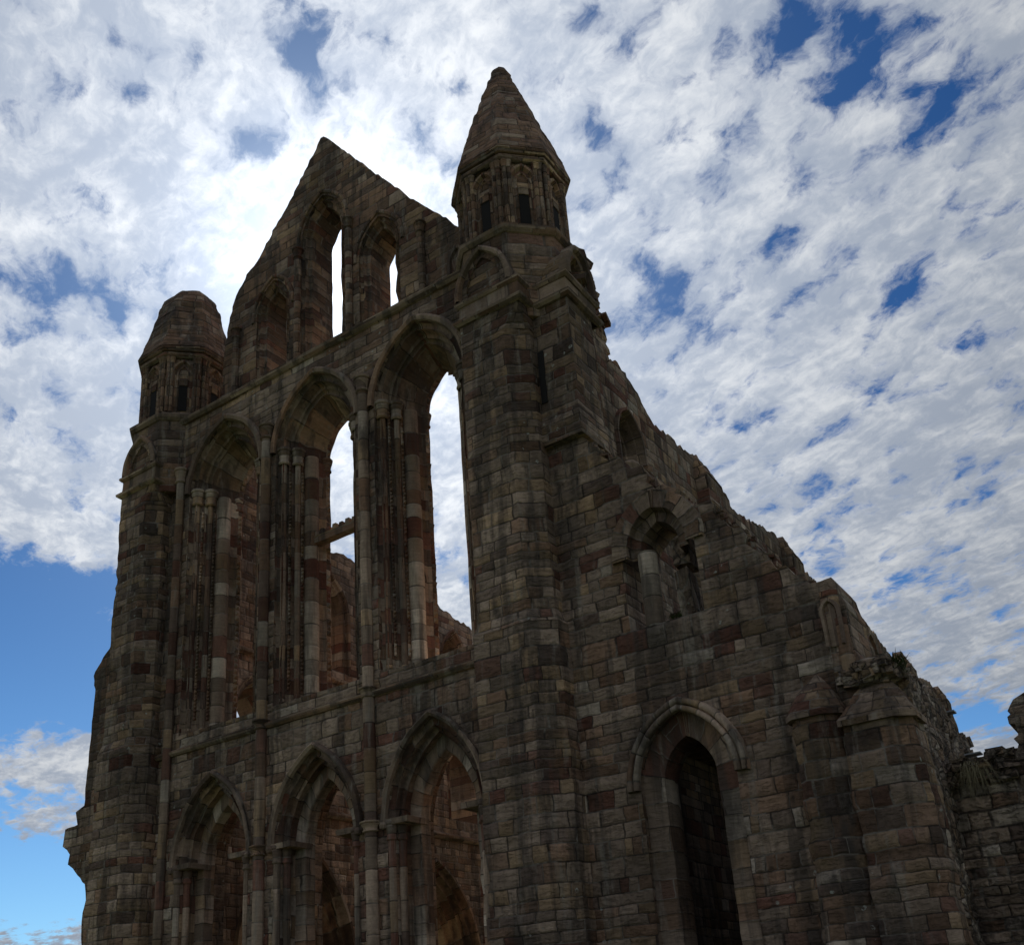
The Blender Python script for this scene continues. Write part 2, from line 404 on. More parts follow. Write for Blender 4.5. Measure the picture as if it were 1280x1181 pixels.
def moulding(m, plan, z, hgt, out, closed=True):
    """a string course: sloped top, square nose, hollow below, carried round a plan (offset outward)"""
    def off(pl, o):
        n = len(pl); res = []
        for i in range(n):
            if not closed and i in (0, n - 1):
                a, b = (pl[0], pl[1]) if i == 0 else (pl[-2], pl[-1])
                d = Vector((b[1] - a[1], a[0] - b[0])).normalized(); res.append((pl[i][0] + d.x * o, pl[i][1] + d.y * o)); continue
            a, b, c = pl[i - 1], pl[i], pl[(i + 1) % n]
            n1 = Vector((b[1] - a[1], a[0] - b[0])).normalized(); n2 = Vector((c[1] - b[1], b[0] - c[0])).normalized()
            h = (n1 + n2); h = h / max(.3, h.dot(n1)) if h.length > .01 else n1
            res.append((b[0] + h.x * o, b[1] + h.y * o))
        return res
    st = [(-hgt * .5, 0.), (-hgt * .45, out * .45), (-hgt * .2, out * .9), (0, out), (hgt * .15, out), (hgt * .5, 0.)]
    for (za, oa), (zb, ob) in zip(st, st[1:]):
        m.prism(off(plan, oa), z + za, z + zb, off(plan, ob), amp=.008, closed=closed, seg=.3, top=False, bot=False)

# ------------------------------------------------------------------ camera, sun, sky
CAM_Z = 1.7
yaw, pitch, rl = math.radians(-32.46), math.radians(21.17), math.radians(-4.23)
fwd = Vector((math.sin(yaw) * math.cos(pitch), math.cos(yaw) * math.cos(pitch), math.sin(pitch)))
rgt = Vector((math.cos(yaw), -math.sin(yaw), 0)); upv = rgt.cross(fwd)
r2 = math.cos(rl) * rgt + math.sin(rl) * upv; u2 = -math.sin(rl) * rgt + math.cos(rl) * upv
cd = bpy.data.cameras.new('camera'); cam = bpy.data.objects.new('camera', cd); COL.objects.link(cam)
cam.matrix_world = Matrix(((r2.x, u2.x, -fwd.x, 0), (r2.y, u2.y, -fwd.y, 0), (r2.z, u2.z, -fwd.z, CAM_Z), (0, 0, 0, 1)))
cd.sensor_fit = 'HORIZONTAL'; cd.sensor_width = 36; cd.lens = 36 * 1301.8 / 1280; cd.shift_y = 204.5 / 1280
cd.clip_start = .1; cd.clip_end = 5000
S.camera = cam

SUN = Vector((-.51931, .56038, .64521)).normalized()
sd = bpy.data.lights.new('sun', 'SUN'); sd.energy = 4.0; sd.angle = math.radians(.53); sd.color = (1, .95, .88)
so = bpy.data.objects.new('sun', sd); COL.objects.link(so); so.rotation_euler = SUN.to_track_quat('Z', 'Y').to_euler()
so.location = (-60, 60, 70)

def build_sky():
    w = bpy.data.worlds.new('World'); S.world = w; w.use_nodes = True
    t = NT(w.node_tree); bg = t.n['Background']
    sky = t.new('ShaderNodeTexSky', sky_type='NISHITA'); sky.sun_disc = False
    sky.sun_elevation = math.radians(40.18); sky.sun_rotation = math.radians(-42.82)
    sky.altitude = 50; sky.air_density = 1.0; sky.dust_density = .35; sky.ozone_density = 1.6
    D = t.new('ShaderNodeTexCoord').outputs['Generated']
    dx, dy, dz = t.sep(D)
    zz = t.m('ADD', t.m('MAXIMUM', dz, 0.), .15)
    P = t.xyz(t.m('DIVIDE', dx, zz), t.m('DIVIDE', dy, zz), 0.)        # a flat cloud deck seen in perspective
    w1 = t.vm('SUBTRACT', t.noise(P, 5.5, 3, .55, col=True), (.5, .5, .5))
    w2 = t.vm('SUBTRACT', t.noise(P, 22., 4, .6, col=True), (.5, .5, .5))
    Pw = t.vm('ADD', P, t.vm('ADD', t.vm('MULTIPLY', w1, (.05, .05, 0)), t.vm('MULTIPLY', w2, (.024, .024, 0))))
    rotn = t.new('ShaderNodeVectorRotate', rotation_type='Z_AXIS'); t.put(rotn.inputs['Vector'], Pw); rotn.inputs['Angle'].default_value = math.radians(SKY['ang'])
    Ps = t.vm('MULTIPLY', rotn.outputs[0], (1.0, SKY['aniso'], 1.0))
    fine = t.noise(Ps, SKY['fine'], 9, .63, .0)
    mid = t.noise(Ps, SKY['mid'], 5, .55, .0)
    dens = t.m('ADD', t.m('MULTIPLY', t.m('SUBTRACT', fine, .5), 1.75), t.m('MULTIPLY_ADD', t.m('SUBTRACT', mid, .5), .85, .70))
    # clearings in the deck, the open band low in the south, and the cloud banks in it
    cov = None
    for (x, y, r, a) in SKY['holes']:
        q = t.vm('SUBTRACT', Pw, (x, y, 0)); L = t.vm('LENGTH', q, out=1)
        g = t.m('MULTIPLY', t.m('POWER', 2.718, t.m('MULTIPLY', t.m('POWER', t.m('DIVIDE', L, r * ((1.75 if a > .29 else 1.3) if r < .1 else 1.05)), 2.), -1.)), a * (1.15 if r < .1 else 1.5))
        cov = g if cov is None else t.m('ADD', cov, g)
    dens = t.m('SUBTRACT', dens, cov)
    mask = t.smooth(dens, SKY['lo'], SKY['hi'])
    # cloud brightness: forward scattering round the sun, greyer bases where the deck is thick
    cosang = t.m('MAXIMUM', t.vm('DOT_PRODUCT', D, tuple(SUN), out=1), 0.)
    g1 = t.m('POWER', cosang, 4.); g2 = t.m('POWER', cosang, 30.); g3 = t.m('POWER', cosang, 260.)
    lum = t.m('ADD', t.m('MULTIPLY_ADD', g1, SKY['g1'], SKY['base']), t.m('ADD', t.m('MULTIPLY', g2, SKY['g2']), t.m('MULTIPLY', g3, SKY['g3'])))
    sh = t.noise(t.vm('ADD', Ps, (.03, .05, 0)), SKY['fine'] * .7, 8, .62, .0)
    sh2 = t.noise(P, 2.6, 4, .5)
    fineb = t.noise(t.vm('ADD', Ps, (-.011, .008, 0)), SKY['fine'], 9, .63, .0)
    relief = t.m('MULTIPLY', t.m('SUBTRACT', fine, fineb), SKY['relief'])
    thick = t.smooth(t.m('ADD', t.m('ADD', t.m('MULTIPLY', sh, .8), relief), t.m('MULTIPLY', sh2, .6)), .42, .86)
    shade = t.mix(thick, (1.05, 1.09, 1.14, 1), SKY['dark'])
    cc = t.mix(1.0, shade, t.xyz(lum, lum, lum), 'MULTIPLY')
    horizon = t.smooth(dz, .0, .55)
    tint = t.mix(horizon, SKY['tint0'], SKY['tint1'])
    skyc = t.mix(1.0, sky.outputs[0], tint, 'MULTIPLY')
    glow = t.m('MULTIPLY', t.m('ADD', g2, t.m('MULTIPLY', g3, 4.)), SKY['glow'])
    skyc = t.mix(1.0, skyc, t.xyz(glow, glow, glow), 'ADD')
    col = t.mix(mask, skyc, cc)
    t.l.new(col, bg.inputs['Color']); bg.inputs['Strength'].default_value = .1

SKY = dict(ang=27, aniso=1.3, fine=15., mid=5.5, lo=.27, hi=.68, relief=.8, base=2.55, g1=4.8, g2=2.4, g3=10., glow=1.5, dark=(.56, .64, .78, 1), tint0=(.42, .68, .90, 1), tint1=(.11, .28, .50, 1),
           holes=[(-0.598, 0.403, 0.015, 0.2), (-0.638, 0.429, 0.014, 0.2), (-0.497, 0.467, 0.029, 0.22), (-0.49, 0.51, 0.019, 0.2), (-0.59, 0.523, 0.013, 0.2), (-0.645, 0.517, 0.012, 0.15), (-0.911, 0.51, 0.035, 0.28), (-0.849, 0.526, 0.032, 0.28), (-0.855, 0.585, 0.017, 0.25), (-0.99, 0.538, 0.022, 0.2), (-0.938, 0.584, 0.025, 0.2), (-0.762, 0.491, 0.014, 0.18), (-0.814, 0.477, 0.014, 0.18), (-0.403, 0.607, 0.013, 0.22), (-0.266, 0.619, 0.013, 0.2), (-0.233, 0.728, 0.015, 0.22), (-0.313, 0.745, 0.019, 0.22), (-0.37, 0.806, 0.012, 0.18), (-0.384, 0.969, 0.044, 0.26), (-0.35, 0.933, 0.02, 0.2), (-0.365, 0.892, 0.015, 0.15), (-0.395, 1.054, 0.025, 0.2), (-0.386, 1.236, 0.029, 0.18), (-0.354, 1.228, 0.017, 0.15), (-0.085, 0.77, 0.037, 0.34), (-0.126, 0.737, 0.017, 0.25), (-0.021, 0.899, 0.029, 0.3), (-0.055, 0.855, 0.022, 0.25), (-0.105, 0.906, 0.018, 0.2), (0.004, 0.994, 0.017, 0.2), (-0.169, 0.921, 0.021, 0.22), (-0.215, 0.947, 0.02, 0.22), (-0.111, 0.826, 0.017, 0.2), (-0.132, 1.105, 0.034, 0.26), (-0.043, 1.081, 0.019, 0.2), (-0.0, 1.077, 0.014, 0.2), (-0.418, 1.666, 0.049, 0.24), (-0.277, 1.815, 0.048, 0.22), (-0.228, 1.726, 0.032, 0.2), (-0.063, 1.347, 0.019, 0.18), (-0.328, 2.512, 0.117, 0.26), (-0.382, 2.448, 0.083, 0.2), (-0.462, 1.28, 0.031, 0.22), (-1.466, 0.859, 0.137, 0.32), (-1.575, 0.976, 0.157, 0.36), (-1.806, 1.099, 0.159, 0.3), (-2.601, 1.676, 0.345, 0.3), (-2.953, 1.812, 0.411, 0.34), (-1.675, 0.864, 0.276, 0.4), (-2.345, 1.221, 0.564, 0.35), (-1.666, 1.105, 0.124, 0.3), (-2.081, 1.302, 0.13, -0.42), (-2.373, 1.51, 0.12, -0.45), (-1.474, 0.983, 0.045, -0.3), (-1.948, 1.327, 0.07, -0.3), (-1.882, 1.15, 0.07, -0.2), (-2.77, 1.669, 0.09, -0.3), (-1.346, 0.848, 0.08, -0.15), (-1.303, 0.74, 0.1, -0.2), (-1.485, 0.858, 0.05, -0.2), (-1.693, 1.074, 0.045, -0.2), (-2.202, 1.511, 0.06, -0.22)])
#@SKY@
build_sky()

# ------------------------------------------------------------------ the abbey's east front
ABBEY = thing('abbey_ruin', 'tall ruined gothic abbey front of dark sandstone with gable, turrets and lancet windows', 'ruin', (-13.5, 14, 0))
FY = 14.0
WIN = [-16.3, -13.5, -10.7]
HW2, C2, ZS2, ZB2 = .55, .46, 14.0, 8.2          # middle tier
HW1, C1, ZS1 = .60, .82, 5.42                    # lower tier
rng = random.Random(11)

m = Mesh()
out = [(-18.3, 0), (-8.9, 0), (-8.9, 16.15), (-18.3, 16.15)]
holes = [arch_loop(u, ZS2, HW2, C2, .60, ZB2) for u in WIN] + [arch_loop(u, ZS1, HW1, C1, .46, .8) for u in WIN]
m.panel(out, holes, east(FY), 1.3, g=.12, amp=.03)
facade = m.build('facade_wall', M_WALL, ABBEY)

for k, u in enumerate(WIN):
    f = east(FY)
    # tall lancets of the middle tier: orders stepping back into the wall
    prof = [(.60, .0)] + roll(.53, .06, .07, 0, 180) + [(.46, .16), (.44, .26), (.38, .28)] + roll(.32, .31, .06, 0, 180) + [(.26, .40), (.235, .50)] + [(.22, .52), (.21, .56)] + \
           [(.06, .78), (.05, .86), (0., .90), (0., 1.06), (.6, 1.12)]
    m = Mesh(); m.arch(f, u, ZS2, HW2, C2, prof, ZB2, n=18, jit=.012)
    win = m.build('lancet_window', M_ARCH, ABBEY)
    m = Mesh(); m.arch(f, u, ZS2, HW2, C2, [(.60, -.01), (.61, -.07), (.68, -.10), (.74, -.06), (.75, .01)], ZS2, n=18)
    m.build('hood_mould', M_TRIM, win)
    for sg in (-1, 1):
        m = Mesh(); m.shaft(u + sg * (HW2 + .17), FY + .64, .165, ZB2 + .1, ZS2 - .02, seg=14); m.build('jamb_shaft', M_DRUM, win)
        for rr, dd in ((.50, .20), (.30, .41)):
            m = Mesh(); m.shaft(u + sg * (HW2 + rr), FY + dd - .05, .062, ZB2 + .1, ZS2 - .1, seg=9); m.build('jamb_shaft', M_SHAFT, win)
            m = Mesh(); m.capital(u + sg * (HW2 + rr), FY + dd - .05, .115, ZS2 + .08, .42); m.build('capital', M_SHAFT, win)
        m = Mesh(); m.capital(u + sg * (HW2 + .03), FY + .98, .09, ZS2 + .02, .35); m.build('capital', M_ARCH, win)
    for sg in (-1, 1):
        for rr, dd, sz in ((.41, .24, .042), (.24, .44, .042), (.0, .98, .062)):
            m = Mesh(); m.teeth(f, u, ZS2, HW2, C2, rr, dd, ZB2 + .35, sg, sz, arc=rr == 0.); m.build('dogtooth', M_ARCH, win)
    m = Mesh(); m.prism([(u - 1.12, FY - .06), (u + 1.12, FY - .06), (u + 1.12, FY + 1.3), (u - 1.12, FY + 1.3)], 7.86, 7.90, amp=.0, seg=.4, top=False)
    P = []; UV = []
    for r in range(9):
        d = -.06 + 1.36 * r / 8; z = 7.90 + .50 * r / 8; row = []; ur = []
        for c in range(16):
            x = u - 1.15 + 2.3 * c / 15; p = Vector((x, FY + d, z)); row.append(disp(p, Z, .02, x)); ur.append((x, z * 1.2))
        P.append(row); UV.append(ur)
    m.grid(P, UV); m.build('sill', M_TRIM, win)
    # pointed windows of the lower tier
    prof = [(.46, 0.)] + roll(.40, .05, .06, 0, 180) + [(.33, .12), (.33, .17)] + roll(.28, .19, .05, 0, 180) + [(.26, .27), (.26, .40)]
    m = Mesh(); m.arch(f, u, ZS1, HW1, C1, prof, .8, n=20, jit=.012)
    lw = m.build('pointed_window', M_ARCH, ABBEY)
    m = Mesh(); m.arch(f, u, ZS1, HW1, C1, [(.27, .375), (.02, .36), (.0, .38), (0., .62), (.46, .80)], .8, n=20, jit=.014); m.build('voussoir_ring', M_RING, lw)
    m = Mesh(); m.arch(f, u, ZS1, HW1, C1, [(.455, -.005), (.46, -.08), (.51, -.12), (.56, -.08), (.57, .01)], ZS1 - .02, n=20)
    for sg in (-1, 1): m.lathe((u + sg * (HW1 + .51), FY - .06), [(0, ZS1 - .14), (.06, ZS1 - .12), (.08, ZS1 - .06), (.05, ZS1), (0, ZS1 + .02)], 8)
    m.build('hood_mould', M_TRIM, lw)
    for sg in (-1, 1):
        for rr, dd in ((.40, .03), (.28, .17)):
            m = Mesh(); m.shaft(u + sg * (HW1 + rr), FY + dd, .07, .8, ZS1 - .1, seg=9); m.capital(u + sg * (HW1 + rr), FY + dd, .085, ZS1 - .03, .36); m.build('jamb_shaft', M_SHAFT, lw)
        xa, xb = sorted((u + sg * (HW1 - .02), u + sg * (HW1 + .60)))
        m = Mesh(); m.prism([(xa, FY - .06), (xb, FY - .06), (xb, FY + .52), (xa, FY + .52)], ZS1 - .07, ZS1 + .03, inset_plan([(xa, FY - .06), (xb, FY - .06), (xb, FY + .52), (xa, FY + .52)], 1.06), amp=.008, seg=.3)
        m.build('impost', M_TRIM, lw)

# slender wall shafts between the bays, full height
for x in (-14.9, -12.1):
    m = Mesh(); m.shaft(x, FY - .05, .115, 0, 14.6, seg=12); ws = m.build('wall_shaft', M_SHAFT, ABBEY)
    for r_, z_, h_ in ((.13, 14.75, .4), (.14, ZS1 + .03, .2), (.13, 7.93, .2)):
        m = Mesh(); m.capital(x, FY - .05, r_, z_, h_); m.build('capital', M_TRIM, ws)
for x in (-17.72, -9.42):
    m = Mesh(); m.shaft(x, FY - .06, .10, 0, 14.6, seg=10); ws = m.build('wall_shaft', M_SHAFT, ABBEY)
    m = Mesh(); m.capital(x, FY - .06, .12, 14.7, .4); m.build('capital', M_TRIM, ws)
for z, hh, oo, x0, x1 in ((7.84, .16, .10, -18.2, -9.2), (16.10, .20, .12, -17.9, -9.4)):
    m = Mesh(); moulding(m, [(x0, FY), (x1, FY)], z, hh, oo, closed=False); m.build('string_course', M_TRIM, ABBEY)

# bar of carved stone bridging the middle window
m = Mesh(); n = 11
for k in range(n):
    x0 = -14.5 + 2.0 * k / n; x1 = x0 + 2.0 / n
    m.prism([(x0, 14.60), (x1 - .07, 14.60), (x1 - .07, 14.78), (x0, 14.78)], 11.86, 12.12 + .02 * (k % 2), amp=.012, seg=.1)
m.prism([(-14.55, 14.58), (-12.5, 14.58), (-12.5, 14.80), (-14.55, 14.80)], 11.84, 12.0, amp=.015, seg=.15)
m.build('transom', M_ARCH, ABBEY)

# ------------------------------------------------------------------ gable
GY = 14.3
left = [(-16.9, 16.3), (-16.75, 18.4), (-16.52, 19.25), (-16.16, 19.73), (-15.75, 20.06), (-14.94, 20.98), (-14.5, 21.40), (-14.15, 21.96), (-13.58, 22.66)]
right = [(-13.50, 22.66), (-12.03, 20.68), (-10.82, 19.08), (-9.91, 17.95), (-9.2, 17.2), (-9.2, 16.3)]
out = rag([right[-1], right[-2], right[-3], right[-4], right[-5], right[0]], rng, .26, .035) + rag(left[::-1], rng, .26, .035)
GL = [(-13.54, 19.75, .46, .5, 16.5), (-11.85, 18.3, .36, .4, 16.5), (-15.15, 18.3, .325, .4, 16.5)]
m = Mesh(); m.panel(out, [arch_loop(u, zs, hw, c, .22, zb) for u, zs, hw, c, zb in GL], east(GY), .82, g=.16, amp=.02)
gable = m.build('gable', M_UP, ABBEY)
for u, zs, hw, c, zb in GL:
    f = east(GY)
    m = Mesh(); m.arch(f, u, zs, hw, c, [(.22, 0.)] + roll(.17, .03, .05, 0, 180) + [(.10, .06), (.08, .12), (0., .14), (0., .82)], zb, n=12, jit=.02); gl = m.build('gable_lancet', M_UP, gable)
for u, zs, hw, c, zb in GL:
    f = east(GY)
    for rr in (.28,):
        m = Mesh(); m.arch(f, u, zs, hw, c, [(rr, .02), (rr + .01, -.035), (rr + .05, -.05), (rr + .09, -.03), (rr + .10, .02)], zs - .1, n=14); m.build('hood_mould', M_UP, gable)
for x in (-16.35, -14.3, -12.7, -10.65):
    m = Mesh(); m.shaft(x, GY - .04, .09, 16.2, 18.2 if abs(x + 13.5) > 1 else 19.5, seg=9); m.capital(x, GY - .04, .10, 18.25 if abs(x + 13.5) > 1 else 19.55, .3); m.build('gable_shaft', M_UP, gable)

# ------------------------------------------------------------------ corner piers and turrets
def pier(plan, cx, mir):
    low = [(x + (.07 if x > cx else -.07), y - (.07 if y < 14 else 0)) for x, y in plan]
    m = Mesh(); m.prism(low, 0, 8.05, amp=.032); m.prism(low, 8.05, 8.30, plan, amp=.02, bot=False); m.prism(plan, 8.30, 13.9, amp=.032, bot=False)
    x0 = min(p[0] for p in plan); x1 = max(p[0] for p in plan); sq = [(x0, 13.5), (x0 + (x1 - x0) * .5, 13.5), (x1, 13.5), (x1, plan[-1][1])] if not mir else None
    pr = m.build('corner_pier', M_PIER, ABBEY)
    # broach stop that brings the chamfered shaft back to a square top
    m = Mesh(); m.prism(plan, 13.9, 14.42, [(x0, plan[-1][1]), (x0, 13.5), (x1 - .02, 13.5), (x1, 13.52), (x1, plan[-1][1])], amp=.012, bot=False)
    m.build('broach_stop', M_PIER, pr)
    top = [(x0, 14.7), (x0, 13.5), (x1, 13.5), (x1, 14.7)]
    m = Mesh(); moulding(m, top, 14.44, .16, .10); m.prism(top, 14.44, 14.86, amp=.015); moulding(m, inset_plan(top, .98), 14.88, .15, .08)
    m.prism(inset_plan(top, .97), 14.86, 15.75, octagon(cx, 14.73, .9)[2:6] and [(x0 + .25, 14.7), (x0 + .3, 13.85), (x1 - .3, 13.85), (x1 - .25, 14.7)], amp=.012)
    m.build('string_course', M_TRIM, pr)
    return pr

pn = pier([(-9.25, 14.7), (-9.25, 13.5), (-8.27, 13.5), (-7.90, 13.80), (-7.90, 14.7)], -8.6, False)
ps = pier([(-19.32, 14.7), (-19.32, 13.5), (-18.44, 13.5), (-18.12, 13.80), (-18.12, 14.7)], -18.65, False)

def gablet(parent, f, u0, z0, zt, hw, mat=M_PIER):
    """little gable with a deeply moulded blind arch"""
    a, c = hw * .5, hw * .62; R = a + c + .26; zs = zt - math.sqrt(R * R - c * c)
    m = Mesh(); m.panel(arch_loop(u0, zs, a, c, .22, z0, 12), [arch_loop(u0, zs, a, c, .04, z0 + .05, 10)], f, .8, g=.10, amp=.018); gb = m.build('gablet', mat, parent)
    m = Mesh(); m.arch(f, u0, zs, a, c, [(.27, .10), (.27, -.07), (.22, -.11), (.17, -.09), (.15, -.01)] + roll(.10, .02, .045, 0, 180) + [(.04, .06), (.03, .12), (.0, .17)], z0 + .03, n=10, jit=.012); m.build('hood_mould', M_TRIM, gb)
    m = Mesh(); m.arch(f, u0, zs, a, c, [(.03, .17), (-a, .18)], z0 + .03, n=10, jit=0); m.build('blind_panel', mat, gb)
    return gb

gablet(pn, east(13.52), -8.66, 14.90, 16.0, .74)
gablet(ps, east(13.52), -18.72, 14.90, 15.85, .60)

def turret(cx, cy, broken):
    a = 1.06
    m = Mesh(); m.prism(octagon(cx, cy, a + .10), 14.2, 16.2, amp=.018); m.prism(octagon(cx, cy, a - .06), 16.2, 18.2, amp=.010)
    tb = m.build('turret', M_UP, ABBEY)
    m = Mesh(); moulding(m, octagon(cx, cy, a + .08), 16.22, .24, .12); m.prism(octagon(cx, cy, a + .11), 16.24, 16.44, octagon(cx, cy, a - .02), amp=.008, bot=False, top=False); m.build('string_course', M_TRIM, tb)
    m = Mesh(); moulding(m, octagon(cx, cy, a - .02), 18.10, .18, .08); moulding(m, octagon(cx, cy, a + .05), 18.25, .18, .08); m.build('cornice', M_UP, tb)
    # every face: a blind lancet between paired shafts
    for k in range(8):
        ang = k * math.pi / 4; n = Vector((math.cos(ang), math.sin(ang), 0)); tg = Vector((-n.y, n.x, 0)); base = Vector((cx, cy, 0)) + n * (a - .05)
        if n.y > .3: continue
        f = (lambda b, tt, nn: (lambda u, z, d: b + tt * u + Z * z - nn * d))(base, tg, n)
        m = Mesh(); m.arch(f, 0, 17.55, .10, .14, [(.21, .02), (.20, -.05), (.14, -.06), (.11, .0), (.09, .03), (.02, -.02), (.0, .03)], 16.46, n=8, jit=.008); bl = m.build('blind_lancet', M_UP, tb)
        m = Mesh(); m.arch(f, 0, 17.2, .10, .14, [(.0, -.008), (-.1, -.008)], 16.5, n=6, jit=0); m.build('slit', M_SLIT, bl)
        m = Mesh(); m.prism([tuple((base + tg * q + n * e).xy) for q, e in ((-.1, .02), (.1, .02), (.1, -.05), (-.1, -.05))][::-1] if False else [tuple((base + tg * q + n * e).xy) for q, e in ((-.1, -.05), (.1, -.05), (.1, .03), (-.1, .03))], 17.22, 17.42, amp=.0, seg=.2)
        m.build('tracery', M_UP, bl)
        for s in (-.36, -.27, .27, .36):
            q = base + tg * s + n * .03
            m = Mesh(); m.shaft(q.x, q.y, .048, 16.44, 17.9, seg=8, drums=.5); m.capital(q.x, q.y, .052, 18.0, .2); m.build('shaft', M_UP, tb)
    m = Mesh()
    if not broken:
        zs = [18.30, 18.75, 19.3, 19.9, 20.5, 21.0, 21.35, 21.62, 21.78]; rs = [1.19, 1.06, .90, .72, .53, .37, .25, .15, .06]
    else:
        zs = [18.30, 18.75, 19.2, 19.6, 20.0, 20.3, 20.52, 20.68, 20.74]; rs = [1.19, 1.04, .93, .83, .74, .64, .50, .28, .02]
    for (za, ra), (zb, rb) in zip(zip(zs, rs), list(zip(zs, rs))[1:]):
        m.prism(octagon(cx, cy, ra), za, zb, octagon(cx, cy, rb), amp=.04 if zb > 18.8 else .02, seg=.10, top=(zb == zs[-1]), bot=(za == zs[0]))
    for (za, ra), (zb, rb) in zip(zip(zs, rs), list(zip(zs, rs))[1:]): m.prism(octagon(cx, cy, max(.005, ra - .035)), za, zb, octagon(cx, cy, max(.004, rb - .035)), amp=0, seg=.6, top=False, bot=False)
    sp = m.build('spire', M_SPIRE, tb, angle=75 if broken else 38)
    return tb
tn = turret(-8.60, 14.73, False)
ts = turret(-18.65, 14.73, True)

# small blind arches on the wall beside the turrets
for x in (-9.72, -17.45):
    m = Mesh(); m.arch(east(FY + .3), x, 16.75 if x > -12 else 15.2, .16, .2, [(.12, .02), (.11, -.06), (.04, -.06), (.0, .02), (-.16, .03)], 16.45 if x > -12 else 14.9, n=8); m.build('blind_arch', M_TRIM, ABBEY)

CX0 = -7.6
# ------------------------------------------------------------------ square buttress beside the north turret
m = Mesh()
sq = [(-8.2, 14.9), (-8.2, 13.95), (-7.14, 13.95), (-7.14, 14.9)]
m.prism(sq, 11.75, 14.42, amp=.022)
big = [(-8.2, 14.95), (-8.2, 13.90), (-7.10, 13.90), (-7.10, 14.95)]
m.prism(big, 11.42, 11.80, amp=.02); m.prism(big, 11.80, 12.02, sq, amp=.012, bot=False, top=False)
sqb = m.build('square_buttress', M_PIER, ABBEY)
m = Mesh(); m.prism([(-7.86, 13.925), (-7.74, 13.925), (-7.74, 14.0), (-7.86, 14.0)], 12.3, 13.4, amp=0, seg=.5); m.build('slit', M_SLIT, sqb)
m = Mesh(); top = [(-8.2, 15.1), (-8.2, 13.95), (-7.14, 13.95), (-7.14, 15.1)]
moulding(m, top, 14.42, .17, .10); m.prism(top, 14.42, 14.84, amp=.015); moulding(m, inset_plan(top, .98), 14.86, .15, .08)
m.prism(inset_plan(top, .97), 14.84, 15.9, [(-8.1, 14.9), (-8.1, 14.4), (-7.55, 14.4), (-7.55, 14.9)], amp=.02); m.build('string_course', M_TRIM, sqb)
gablet(sqb, north(-7.16), 14.52, 14.86, 15.85, .52)
m = Mesh()
for k in range(26):
    f = k / 25; m.stone((-7.35 + .2 * hsh(k) - .1, 14.75 + .5 * hsh(k, 2), 14.95 + 1.0 * (1 - hsh(k, 3) ** .7)), (.16, .14, .10), k)
for k in range(60):
    y = 14.9 + 1.35 * hsh(k, 11); z = 15.95 - max(0., y - 15.9) * 1.7 - .25 * hsh(k, 12)
    m.stone((CX0 - .30 + .30 * hsh(k, 13), y, z), (.10 + .12 * hsh(k, 14), .10 + .14 * hsh(k, 15), .05 + .08 * hsh(k, 16)), k + 700)
m.build('broken_masonry', M_BUT, sqb)

# ------------------------------------------------------------------ aisle end wall with its raking broken top
AY = 14.06
rake = [(-7.2, 11.42), (-7.02, 11.13), (-6.75, 10.86), (-6.35, 10.52), (-6.18, 10.4), (-6.01, 10.04), (-5.68, 9.8), (-5.5, 9.53), (-5.46, 9.35), (-5.03, 9.24), (-4.99, 9.09), (-4.74, 8.87), (-4.68, 8.61),
        (-4.58, 8.4), (-4.38, 8.3), (-4.29, 8.03), (-4.09, 7.95), (-3.98, 7.79), (-3.76, 7.56), (-3.47, 7.54), (-3.42, 7.44), (-3.38, 7.22), (-3.34, 6.87)]
out = [(-8.1, 0), (-3.2, 0), (-3.2, 5.9), (-3.34, 6.4)] + rag(rake[-7:][::-1], rng, .2, .02)[1:] + rag(rake[:-6][::-1], rng, .2, .085)[1:] + [(-7.25, 11.5), (-8.1, 11.5)]
AW = (-6.07, 5.12, .43, .31); NI = (-6.07, 8.95, .30, .16)
m = Mesh(); m.panel(out, [arch_loop(*AW, .34, .6), arch_loop(*NI, .34, 7.62)], east(AY), .95, g=.10, amp=.036)
aisle = m.build('aisle_wall', M_WALL, ABBEY)
f = east(AY)
m = Mesh(); m.arch(f, *AW, [(.34, .0), (.335, .10), (.30, .115), (.0, .13), (.0, .50), (.15, .95)], .6, n=18, jit=.012); aw = m.build('aisle_window', M_ARCH, aisle)
m = Mesh(); m.arch(f, *AW, [(.335, .0), (.335, -.06)] + roll(.38, -.07, .045, 180, 360) + [(.43, -.03)] + roll(.49, -.05, .05, 180, 340) + [(.56, .01)], AW[1] - .05, n=18)
m.build('hood_mould', M_RING, aisle)
m = Mesh(); m.arch(f, *NI, [(.52, .02), (.50, -.06), (.22, -.06), (.20, .10), (.03, .12), (.0, .5), (.1, .95)], NI[1] - .12, n=14, jit=.012); ni = m.build('broken_niche', M_BUT, aisle)
m = Mesh(); m.shaft(-6.31, AY + .12, .155, 7.6, 8.9, seg=14); m.build('niche_shaft', M_DRUM, aisle)
m = Mesh(); m.stone((-5.80, AY + .42, 8.1), (.12, .3, .42), 5); m.stone((-5.86, AY + .62, 8.9), (.16, .2, .3), 9); m.stone((-6.0, AY + .8, 7.7), (.3, .2, .3), 12); m.build('broken_masonry', M_RUB, aisle)

m = Mesh(); r_ = random.Random(21)
for (xa, za), (xb, zb) in zip(rake, rake[1:]):
    for k in range(max(1, round(math.dist((xa, za), (xb, zb)) / .09))):
        f_ = r_.random()
        if xa > -3.95: continue
        m.stone((xa + (xb - xa) * f_, AY + .08 + r_.random() * .75, za + (zb - za) * f_ - r_.uniform(.02, .10)), (r_.uniform(.05, .14), r_.uniform(.06, .14), r_.uniform(.03, .08)), r_.randrange(9999))
m.build('loose_stone', M_BUT, aisle, stuff=True)

